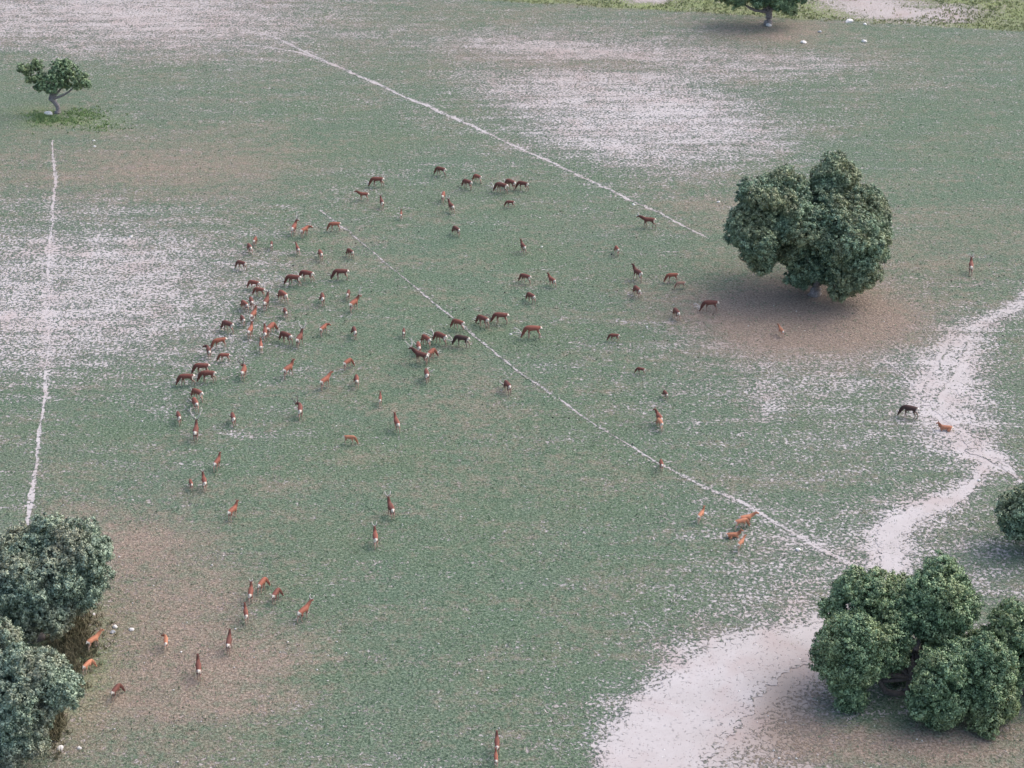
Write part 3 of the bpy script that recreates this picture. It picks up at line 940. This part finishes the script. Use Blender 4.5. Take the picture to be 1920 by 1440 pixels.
def deer_mesh(pose, stance, lie=False, slim=1.0):
    V, E, Rd, ne, fr = deer_skeleton(pose, stance, lie)
    me = bpy.data.meshes.new('tmp')
    me.from_pydata(V, E, []); me.update()
    ob = bpy.data.objects.new('tmp', me); col.objects.link(ob)
    sk = ob.modifiers.new('skin', 'SKIN'); sk.use_smooth_shade = True; sk.branch_smoothing = .6
    ss = ob.modifiers.new('sub', 'SUBSURF'); ss.levels = 2; ss.render_levels = 2
    for i, r in enumerate(Rd):
        sv = me.skin_vertices[0].data[i]
        tw = 1.34 if r[0] > .12 else 1.2
        sv.radius = (r[0] * tw * slim, r[1] * tw)
        sv.use_root = (i == 0)
    dg = bpy.context.evaluated_depsgraph_get()
    ev = ob.evaluated_get(dg)
    m2 = bpy.data.meshes.new_from_object(ev)
    vs = np.zeros(len(m2.vertices) * 3, np.float32); m2.vertices.foreach_get('co', vs); vs = vs.reshape(-1, 3)
    nr = np.zeros(len(m2.vertices) * 3, np.float32); m2.vertices.foreach_get('normal', nr); nr = nr.reshape(-1, 3)
    Fc = [tuple(p.vertices) for p in m2.polygons]
    bpy.data.objects.remove(ob); bpy.data.meshes.remove(m2); bpy.data.meshes.remove(me)
    x, y, z = vs.T
    dz = -.62 if lie else 0
    zz = z - dz
    hump = lambda v, a, b: np.clip((v - a) / (b - a), 0, 1)
    torso = (x < .62)
    white = hump(-x, .60, .64) * hump(zz, .68, .74) * (np.abs(y) < .17)
    white = np.maximum(white, hump(-x, .46, .52) * hump(zz, .64, .70) * (zz < 1.05) * hump(-nr[:, 0], .25, .5))
    # pale: belly, inner legs, lower legs, throat
    pale = np.maximum(hump(-nr[:, 2], .25, .7) * (zz > .55) * torso, hump(.68 - z, 0, .18) * (x < .70) if not lie else hump(.10 - z, 0, .06) * .5)
    P2 = np.array(ne[2]); P4 = np.array(ne[4]); P0 = np.array(ne[0])
    # dark: line of the back, crest of the neck, face
    dark = hump(nr[:, 2], .86, .98) * hump(zz, 1.05, 1.12) * torso * .35
    dn = np.linalg.norm(vs - np.array(ne[1]), axis=1); d0 = np.linalg.norm(vs - P0, axis=1)
    dark = np.maximum(dark, hump(.30 - np.minimum(dn, d0 + .05), 0, .14) * hump(nr[:, 2] * .8 + .2, -.1, .6) * .75)
    dh = np.linalg.norm(vs - P2, axis=1)
    dark = np.maximum(dark, hump(.16 - dh, 0, .06) * hump(nr @ np.array(fr[2]), 0, .5) * .5)
    dark = np.maximum(dark, hump(.07 - np.linalg.norm(vs - P4, axis=1), 0, .03))
    dark = np.maximum(dark, (z < .05) * (1.0 if not lie else .0))
    jaw = hump(.26 - np.linalg.norm(vs - (P2 + P4) / 2, axis=1), 0, .08) * hump(-(nr @ np.array(fr[2])), .1, .5)
    pale = np.maximum(pale, jaw * .8)
    eV, eF = ear_geo(ne, fr)
    o = len(vs)
    vs = np.concatenate([vs, np.array([tuple(v) for v in eV], np.float32)])
    Fc += [tuple(i + o for i in f) for f in eF]
    ext = lambda a, v: np.concatenate([np.asarray(a, np.float32) * 1.0, np.full(len(eV), v, np.float32)])
    out = bpy.data.meshes.new('deer_body')
    out.from_pydata([tuple(map(float, v)) for v in vs], [], Fc)
    out.update()
    for p in out.polygons: p.use_smooth = True
    for k, a in (('white', ext(white, 0)), ('pale', ext(pale, .1)), ('dark', ext(dark, .7))):
        at = out.attributes.new(k, 'FLOAT', 'POINT'); at.data.foreach_set('value', a)
    out.materials.append(M_COAT)
    return out, ne, fr


def antler_mesh(ne, fr, s, size, mat):
    fwd, side, upv = fr
    b = ne[2] + upv * .06 + side * (s * .035) + fwd * .02
    back = -fwd
    k = size
    P = [b, b + (upv * .13 + side * s * .07 + back * .05) * k, b + (upv * .30 + side * s * .22 + back * .13) * k, b + (upv * .52 + side * s * .34 + back * .14) * k,
         b + (upv * .70 + side * s * .36 + back * .06) * k, b + (upv * .84 + side * s * .32 - back * .02) * k]
    tb = [tube(P, [.046, .042, .038, .034, .030, .016], 6)]
    tb.append(tube([P[0] + (P[1] - P[0]) * .3, P[0] + (fwd * .16 + upv * .08 + side * s * .06) * k, P[0] + (fwd * .26 + upv * .20 + side * s * .09) * k], [.030, .026, .014], 5))
    if size > .6:
        tb.append(tube([P[2], P[2] + (fwd * .14 + upv * .08 + side * s * .08) * k, P[2] + (fwd * .22 + upv * .18 + side * s * .1) * k], [.029, .025, .014], 5))
        tb.append(tube([P[3], P[3] + (side * s * .10 + upv * .12) * k, P[3] + (side * s * .15 + upv * .25) * k], [.028, .024, .014], 5))
        tb.append(tube([P[4], P[4] + (fwd * .10 + upv * .10) * k, P[4] + (fwd * .15 + upv * .20) * k], [.027, .022, .012], 5))
        tb.append(tube([P[4], P[4] + (back * .12 + upv * .10 + side * s * .03) * k], [.025, .014], 5))
    return tubes_mesh('antler', tb, mat)


_bodies, _antl = {}, {}
COATS = {'dk': (.145, .052, .041), 'bk': (.060, .034, .030), 'rb': (.175, .060, .045), 'rd': (.24, .080, .055), 'or': (.29, .100, .064), 'fo': (.50, .21, .12), 'pk': (.38, .21, .15)}


def deer(px, py, ang, pose, scale, coat, antler, label):
    lie = pose == 'lie'
    st = int(abs(px * 7 + py * 3)) % 3
    p = {'lie': 'up'}.get(pose, pose)
    key = (p, 1 if lie else st, lie)
    if key not in _bodies: _bodies[key] = deer_mesh(*key)
    me, ne, fr = _bodies[key]
    if 112 < ang < 168 and not lie: ang = 180 - min((180 - ang) * 1.35, 72)
    zc = (.36 if lie else .92) * scale
    x, y = gp(px, py, zc)
    # move from the torso centre to the origin under it
    fallow = coat in ('fo', 'pk')
    c = COATS[coat]
    j = 1 + (RNG.random() - .5) * .22
    colr = tuple(v * j for v in c)
    if antler:
        root = link('stag', None, loc=(x, y, 0))
        o = link('body', me, root)
    else:
        root = o = link('deer', me, loc=(x, y, 0))
    root.rotation_euler = (0, 0, R(ang))
    root.scale = (scale, scale * (0.95 if antler else .88), scale)
    o.color = (*colr, 1.0 if fallow else (.75 if coat in ('or', 'rd') else .6))
    if antler:
        mt = 'd' if antler < 0 else 'l'
        for s in (1, -1):
            kk = (key, s, abs(antler), mt)
            if kk not in _antl: _antl[kk] = antler_mesh(ne, fr, s, abs(antler), M_ANTLER_D if mt == 'd' else M_ANTLER)
            link('antler', _antl[kk], root)
    tag(root, label, 'deer', 'deer herd spread over the pasture')


HERD = [
    # upper group
    (827, 317, 158, 'graze', .92, 'rb', 0, "brown hind grazing, farthest of all the herd, topmost in the photo"),
    (708, 336, 178, 'graze', 1.0, 'rb', .7, "grazing stag at the upper left of the top group, in full side view facing left"),
    (682, 364, 172, 'walk', .80, 'rd', 0, "slim reddish hind with lowered neck just below the topmost side-on stag"),
    (716, 378, 106, 'up', .82, 'rb', .45, "young stag walking away with raised head, right of the slim reddish hind"),
    (752, 401, 90, 'up', .62, 'rd', 0, "small red calf seen from behind, lowest of the upper left cluster"),
    (831, 365, 84, 'graze', .92, 'rd', 0, "pale-rumped red deer grazing straight away, directly behind a head-up young stag"),
    (846, 385, 132, 'up', .90, 'rb', .45, "young stag with raised head looking up-left, touching the pale-rumped grazer behind it"),
    (877, 341, 148, 'graze', .92, 'rb', 0, "brown hind grazing left, front one of the pair left of the tight dark trio"),
    (896, 331, 148, 'graze', .82, 'rd', 0, "reddish hind grazing, rear one of the pair left of the tight dark trio"),
    (941, 347, 160, 'graze', 1.02, 'dk', .95, "very dark antlered stag grazing at the left end of the tight trio"),
    (958, 341, 146, 'graze', 1.0, 'rb', .85, "brown stag in the middle of the tight dark trio"),
    (981, 344, 160, 'graze', .92, 'dk', 0, "dark deer grazing at the right end of the tight trio"),
    (957, 379, 170, 'graze', .68, 'rb', 0, "small reddish young deer grazing alone below the dark trio"),
    (856, 429, 138, 'graze', .86, 'dk', 0, "dark brown deer grazing alone in the gap at the top centre of the herd"),
    (981, 461, 128, 'up', .86, 'rb', 0, "lone brown hind walking up-left with raised neck, above the two centre grazers"),
    (986, 518, 155, 'graze', .86, 'rb', 0, "brown deer grazing left, upper of the two centre grazers"),
    (1035, 524, 138, 'up', .84, 'rd', 0, "light reddish hind with long raised neck right of the centre grazers"),
    (996, 554, 140, 'graze', .84, 'rb', .5, "brown young stag grazing, lower of the two centre grazers"),
    # upper left flank
    (551, 425, 80, 'upr', .95, 'rd', 1.0, "red stag with wide antlers standing behind the orange hind, upper left of the herd"),
    (571, 430, 58, 'levelr', .92, 'or', 0, "orange hind turning her head right beside the red stag"),
    (628, 420, 184, 'graze', .86, 'or', 0, "orange hind grazing left on the start of the faint middle trail"),
    (478, 449, 84, 'graze', .78, 'rd', 0, "slender reddish deer grazing away, above a brown one at the left flank top"),
    (468, 462, 130, 'graze', .84, 'rb', 0, "brown deer with head low to the left, below the slender reddish one"),
    (509, 457, 94, 'graze', .70, 'dk', 0, "small dark deer seen from behind, between two reddish ones at the left flank top"),
    (558, 465, 116, 'walk', .76, 'rd', 0, "reddish deer walking up-left below the red stag and orange hind"),
    (601, 474, 126, 'graze', .86, 'rd', 0, "reddish hind grazing with pale legs, below the grazing orange hind"),
    (657, 471, 140, 'graze', .80, 'rb', 0, "small brown hind with pale flank beside the faint trail, upper left"),
    (453, 493, 158, 'graze', .82, 'dk', 0, "dark brown deer grazing at the edge of the pale patch, alone on the left"),
    (576, 512, 164, 'graze', 1.0, 'rb', .8, "stag grazing close behind another stag, rear one of the nose-to-tail pair"),
    (551, 520, 170, 'graze', 1.02, 'rb', .95, "stag with pale antlers grazing, front one of the nose-to-tail pair"),
    (640, 509, 178, 'graze', 1.03, 'dk', -.6, "long dark stag in full side view grazing left, beside the nose-to-tail pair"),
    (477, 530, 163, 'graze', .86, 'rd', 0, "red-brown hind grazing left, uppermost of the dense left cluster"),
    (487, 543, 163, 'graze', .84, 'rd', 0, "red hind grazing left just behind the uppermost one of the dense cluster"),
    (531, 551, 140, 'graze', 1.0, 'rd', .8, "stag with very large white rump grazing away, right side of the dense cluster"),
    (605, 556, 98, 'grazel', .92, 'rb', 0, "brown deer grazing away with head turned left, between cluster and side-on dark stag"),
    (653, 549, 86, 'graze', .80, 'dk', 0, "dark red deer seen from behind, just behind the upright orange stag"),
    (663, 567, 60, 'upr', .98, 'or', .9, "orange stag standing upright with antlers, angled to the right"),
    (471, 563, 106, 'graze', .86, 'rb', .8, "brown antlered deer grazing behind a red one in the dense cluster"),
    (459, 569, 138, 'graze', .86, 'rd', 0, "red hind grazing left with pale legs at the left side of the dense cluster"),
    (499, 564, 82, 'up', 1.0, 'rb', 1.05, "stag with broad antlers and big white rump, head raised, centre of the dense cluster"),
    (535, 583, 114, 'graze', .78, 'rb', 0, "dark red deer with white rump grazing below the one with the very large rump"),
    (475, 588, 76, 'up', .92, 'or', .6, "orange young stag with raised head standing below the two red cluster deer"),
    (455, 597, 112, 'graze', .80, 'dk', 0, "small blackish deer with bright rump left of the orange young stag"),
    (428, 607, 154, 'graze', .95, 'dk', .7, "dark brown stag grazing left, leftmost beside the dense cluster"),
    (469, 618, 82, 'up', .92, 'or', .6, "orange-red stag with raised head and pale ears, below the blackish deer"),
    (507, 612, 70, 'grazer', .98, 'rd', 1.0, "red stag with one curved antler showing right, rear of the overlapping pair"),
    (497, 622, 98, 'up', .92, 'rd', .4, "red-brown deer with raised dark head in front of the curved-antler stag"),
    (537, 628, 150, 'graze', 1.0, 'rb', .95, "stag grazing left with large pale antlers, between two upright deer"),
    (561, 633, 74, 'up', .98, 'rb', .8, "dark red stag with raised head, right of the grazing large-antlered stag"),
    (489, 647, 96, 'up', .78, 'or', 0, "slim orange hind with raised pale head, lowest of the dense cluster"),
    (606, 614, 64, 'levelr', .84, 'or', 0, "small orange hind turning her head right, alone right of the dense cluster"),
    (665, 619, 102, 'grazel', .86, 'dk', 0, "dark deer seen from behind, below the upright orange stag"),
    (412, 638, 206, 'graze', .92, 'or', 0, "bright orange hind grazing downhill to the left, touching a purplish deer"),
    (391, 656, 108, 'levell', .88, 'dk', 0, "purplish-brown deer under the nose of the bright orange hind"),
    (421, 666, 181, 'graze', .72, 'rd', 0, "small reddish deer grazing left below the bright orange hind"),
    (379, 686, 178, 'graze', .98, 'rb', .9, "topmost of three side-on stags grazing left at the left flank"),
    (390, 700, 180, 'graze', 1.0, 'rb', .7, "pale-faced stag, rightmost of three side-on stags at the left flank"),
    (350, 706, 184, 'graze', .98, 'rb', .6, "leftmost of three side-on stags, the farthest left deer of the herd"),
    (457, 694, 84, 'levell', .95, 'or', -.8, "orange stag with blackish head and antlers turned to the left"),
    (540, 690, 58, 'up', .98, 'or', 0, "orange hind climbing to the right with long raised neck and dark ears"),
    (651, 678, 60, 'grazer', .82, 'or', 0, "small orange-brown hind grazing to the right, centre left"),
    (609, 712, 58, 'walk', .95, 'or', 0, "orange hind walking right with stretched neck, below and right of the climbing one"),
    (669, 710, 96, 'grazel', .88, 'rd', 0, "red deer seen from behind with hidden head, below the small orange-brown hind"),
    (371, 735, 150, 'graze', .92, 'rd', .8, "red-brown stag grazing left under the three side-on stags"),
    (366, 753, 130, 'graze', .92, 'rd', .7, "red-brown stag right under another at the left flank, its rump whiter"),
    (335, 779, 122, 'graze', .86, 'rb', 0, "brown hind grazing at the far left, above the wide-antlered stag"),
    (367, 806, 92, 'up', 1.0, 'rb', 1.2, "stag with the widest antlers, seen straight from behind at the left flank"),
    (437, 781, 106, 'graze', .86, 'rb', .5, "dark red deer grazing away, right of the wide-antlered stag"),
    (563, 766, 95, 'levell', .95, 'rb', -.8, "brown stag from behind with dark antlered head turned left, alone lower centre"),
    (713, 747, 92, 'walk', .68, 'rd', 0, "small red calf seen from behind, above the hind with spread ears"),
    (744, 791, 106, 'up', .95, 'rd', 0, "red hind with raised dark head and ears spread, alone lower centre"),
    (655, 820, 354, 'graze', .72, 'fo', 0, "pale orange deer with white belly, grazing to the right, unlike its neighbours"),
    (407, 865, 76, 'up', .86, 'rd', 0, "red hind with raised head, upper right of three small ones on the left"),
    (383, 901, 106, 'up', .86, 'rd', .3, "red young stag with raised head beside the grazing red calf"),
    (358, 905, 126, 'graze', .66, 'rd', 0, "red calf with thin pale legs grazing left of the young stag"),
    (436, 956, 64, 'up', .88, 'or', 0, "orange hind walking away to the right, alone above the brown ground"),
    (733, 951, 116, 'up', .98, 'rb', .55, "dark red young stag walking up-left, upper of two alone near the bottom centre"),
    (704, 1006, 98, 'up', .90, 'rd', .5, "red young stag walking away, lower of two alone near the bottom centre"),
    # centre
    (757, 621, 92, 'graze', .72, 'dk', 0, "small dark deer from behind, alone left of the centre group"),
    (860, 604, 156, 'graze', .92, 'rd', 0, "red-brown deer grazing left where the faint trail enters the centre group"),
    (906, 597, 148, 'graze', .98, 'rb', .5, "brown stag grazing with pale legs, left of another in the centre row"),
    (940, 591, 170, 'graze', 1.0, 'rb', -.8, "brown stag with dark antlers grazing, rear right of the centre row"),
    (1000, 616, 180, 'graze', 1.12, 'rd', 1.0, "large red-brown stag in full side view grazing left, right end of the centre row"),
    (827, 629, 150, 'graze', 1.02, 'rb', 1.15, "brown stag with the largest pale antlers, left of the blackish stag"),
    (867, 634, 164, 'graze', 1.02, 'bk', .95, "blackish-backed stag with pale antlers grazing beside the faint trail"),
    (800, 634, 140, 'graze', .92, 'rd', 0, "red deer grazing, left of the stag with the largest antlers"),
    (785, 648, 100, 'graze', .92, 'rd', .8, "red stag from behind, directly above the dark stag with head stretched forward"),
    (790, 665, 156, 'walk', 1.05, 'dk', .9, "dark brown stag with head stretched forward and long antlers, in the centre group"),
    (808, 660, 64, 'grazer', .90, 'rd', .5, "red deer turned right, hidden partly behind the stretched-out dark stag"),
    (800, 699, 100, 'grazer', .92, 'rb', .8, "dark red stag from behind, alone just below the centre group"),
    (952, 721, 110, 'graze', .92, 'dk', .7, "dark stag grazing away between the centre group and the trail"),
    # right
    (1217, 412, 174, 'walk', 1.0, 'dk', .5, "dark brown stag walking left with level head, below the end of the upper trail"),
    (1157, 466, 106, 'graze', .76, 'rd', 0, "small red deer with pale rump, alone below the dark walking stag"),
    (1196, 510, 138, 'up', 1.02, 'dk', 0, "long dark hind with raised neck, left of the two orange ones"),
    (1261, 516, 188, 'graze', .84, 'or', 0, "orange hind grazing left with a paler calf behind her rump"),
    (1277, 531, 184, 'graze', .64, 'pk', 0, "pale pinkish calf beside the orange grazing hind"),
    (1195, 542, 130, 'graze', .90, 'rb', 0, "dark red deer grazing, below the long dark hind with raised neck"),
    (1269, 584, 118, 'graze', .88, 'dk', .5, "dark young stag grazing with white rump, left of the side-on stag"),
    (1333, 568, 180, 'graze', 1.03, 'dk', .8, "dark stag in side view grazing at the edge of the big oak brown ground"),
    (1152, 629, 174, 'graze', .68, 'rb', 0, "small red-brown deer grazing left, alone between centre group and right group"),
    (1465, 619, 124, 'walk', .70, 'fo', 0, "pale orange calf on the brown ground below the big oak"),
    (1202, 692, 165, 'graze', .58, 'rb', 0, "very small red-brown calf grazing left, alone above the orange-faced pair"),
    (1248, 737, 118, 'graze', .62, 'dk', 0, "very small dark calf just above the orange-faced pair"),
    (1236, 781, 118, 'upl', .86, 'rd', 0, "red hind with raised orange face, rear one of the overlapping pair"),
    (1238, 791, 122, 'graze', .80, 'fo', 0, "russet deer with white legs, front one of the overlapping pair"),
    (1240, 868, 94, 'graze', .72, 'rd', 0, "red calf standing right on the lower trail, seen from behind"),
    (1314, 964, 62, 'up', .76, 'fo', 0, "bright orange deer with white hind legs, left of the small resting group"),
    (1389, 977, 24, 'graze', .80, 'fo', 0, "bright orange deer with white legs in side view, above the one lying down"),
    (1399, 970, 16, 'walk', .80, 'fo', 0, "bright orange deer with head held forward, behind the side-on one near the trail"),
    (1374, 1002, 4, 'lie', .80, 'fo', 0, "orange deer lying in the grass with neck raised, in the small group by the trail"),
    (1389, 1017, 58, 'walk', .70, 'fo', 0, "bright orange young deer with white legs, lowest of the small group by the trail"),
    (1707, 766, 164, 'graze', 1.02, 'bk', .3, "almost black stag grazing beside the pale track at the right"),
    (1774, 801, 172, 'lie', .84, 'fo', 0, "orange deer lying on the narrow trail at the right, head to the left"),
    (1821, 497, 80, 'up', .98, 'rb', .5, "dark red young stag alone at the far right, seen from behind"),
    # bottom left
    (491, 1092, 72, 'grazer', .86, 'or', 0, "orange-red hind turning right, topmost of the group of four at the lower left"),
    (470, 1110, 92, 'up', .86, 'rd', .3, "red young stag with raised head, left of the orange-red turning hind"),
    (517, 1112, 74, 'grazer', .82, 'rb', 0, "dark red deer grazing away, right of the orange-red turning hind"),
    (461, 1149, 102, 'up', .82, 'rd', 0, "red hind with small dark raised head, lowest of the group of four"),
    (569, 1144, 58, 'walk', .90, 'or', .5, "orange-red stag leaning forward to the right, alone beside the group of four"),
    (429, 1202, 90, 'up', .92, 'dk', 0, "dark hind with long black neck walking straight away over brown ground"),
    (372, 1250, 99, 'up', .95, 'rb', 0, "dark red hind with both ears spread, walking away, lower left"),
    (311, 1201, 98, 'levell', .72, 'fo', -.6, "orange young stag with grey head turned left on the brown ground"),
    (174, 1199, 54, 'walk', .84, 'fo', 0, "orange deer walking out of the scrub, upper of two by the left oaks"),
    (164, 1245, 66, 'grazer', .74, 'fo', 0, "orange deer grazing at the scrub edge, lower of two by the left oaks"),
    (217, 1292, 72, 'grazer', .80, 'dk', 0, "dark brown deer grazing with head to the right, alone below the left scrub"),
    (932, 1393, 92, 'up', .84, 'rb', 0, "dark red hind walking away at the bottom edge, just ahead of a calf"),
    (930, 1420, 92, 'up', .66, 'or', 0, "orange-red calf following a dark red hind, the lowest deer in the photo"),
]
for h in HERD:
    deer(*h)
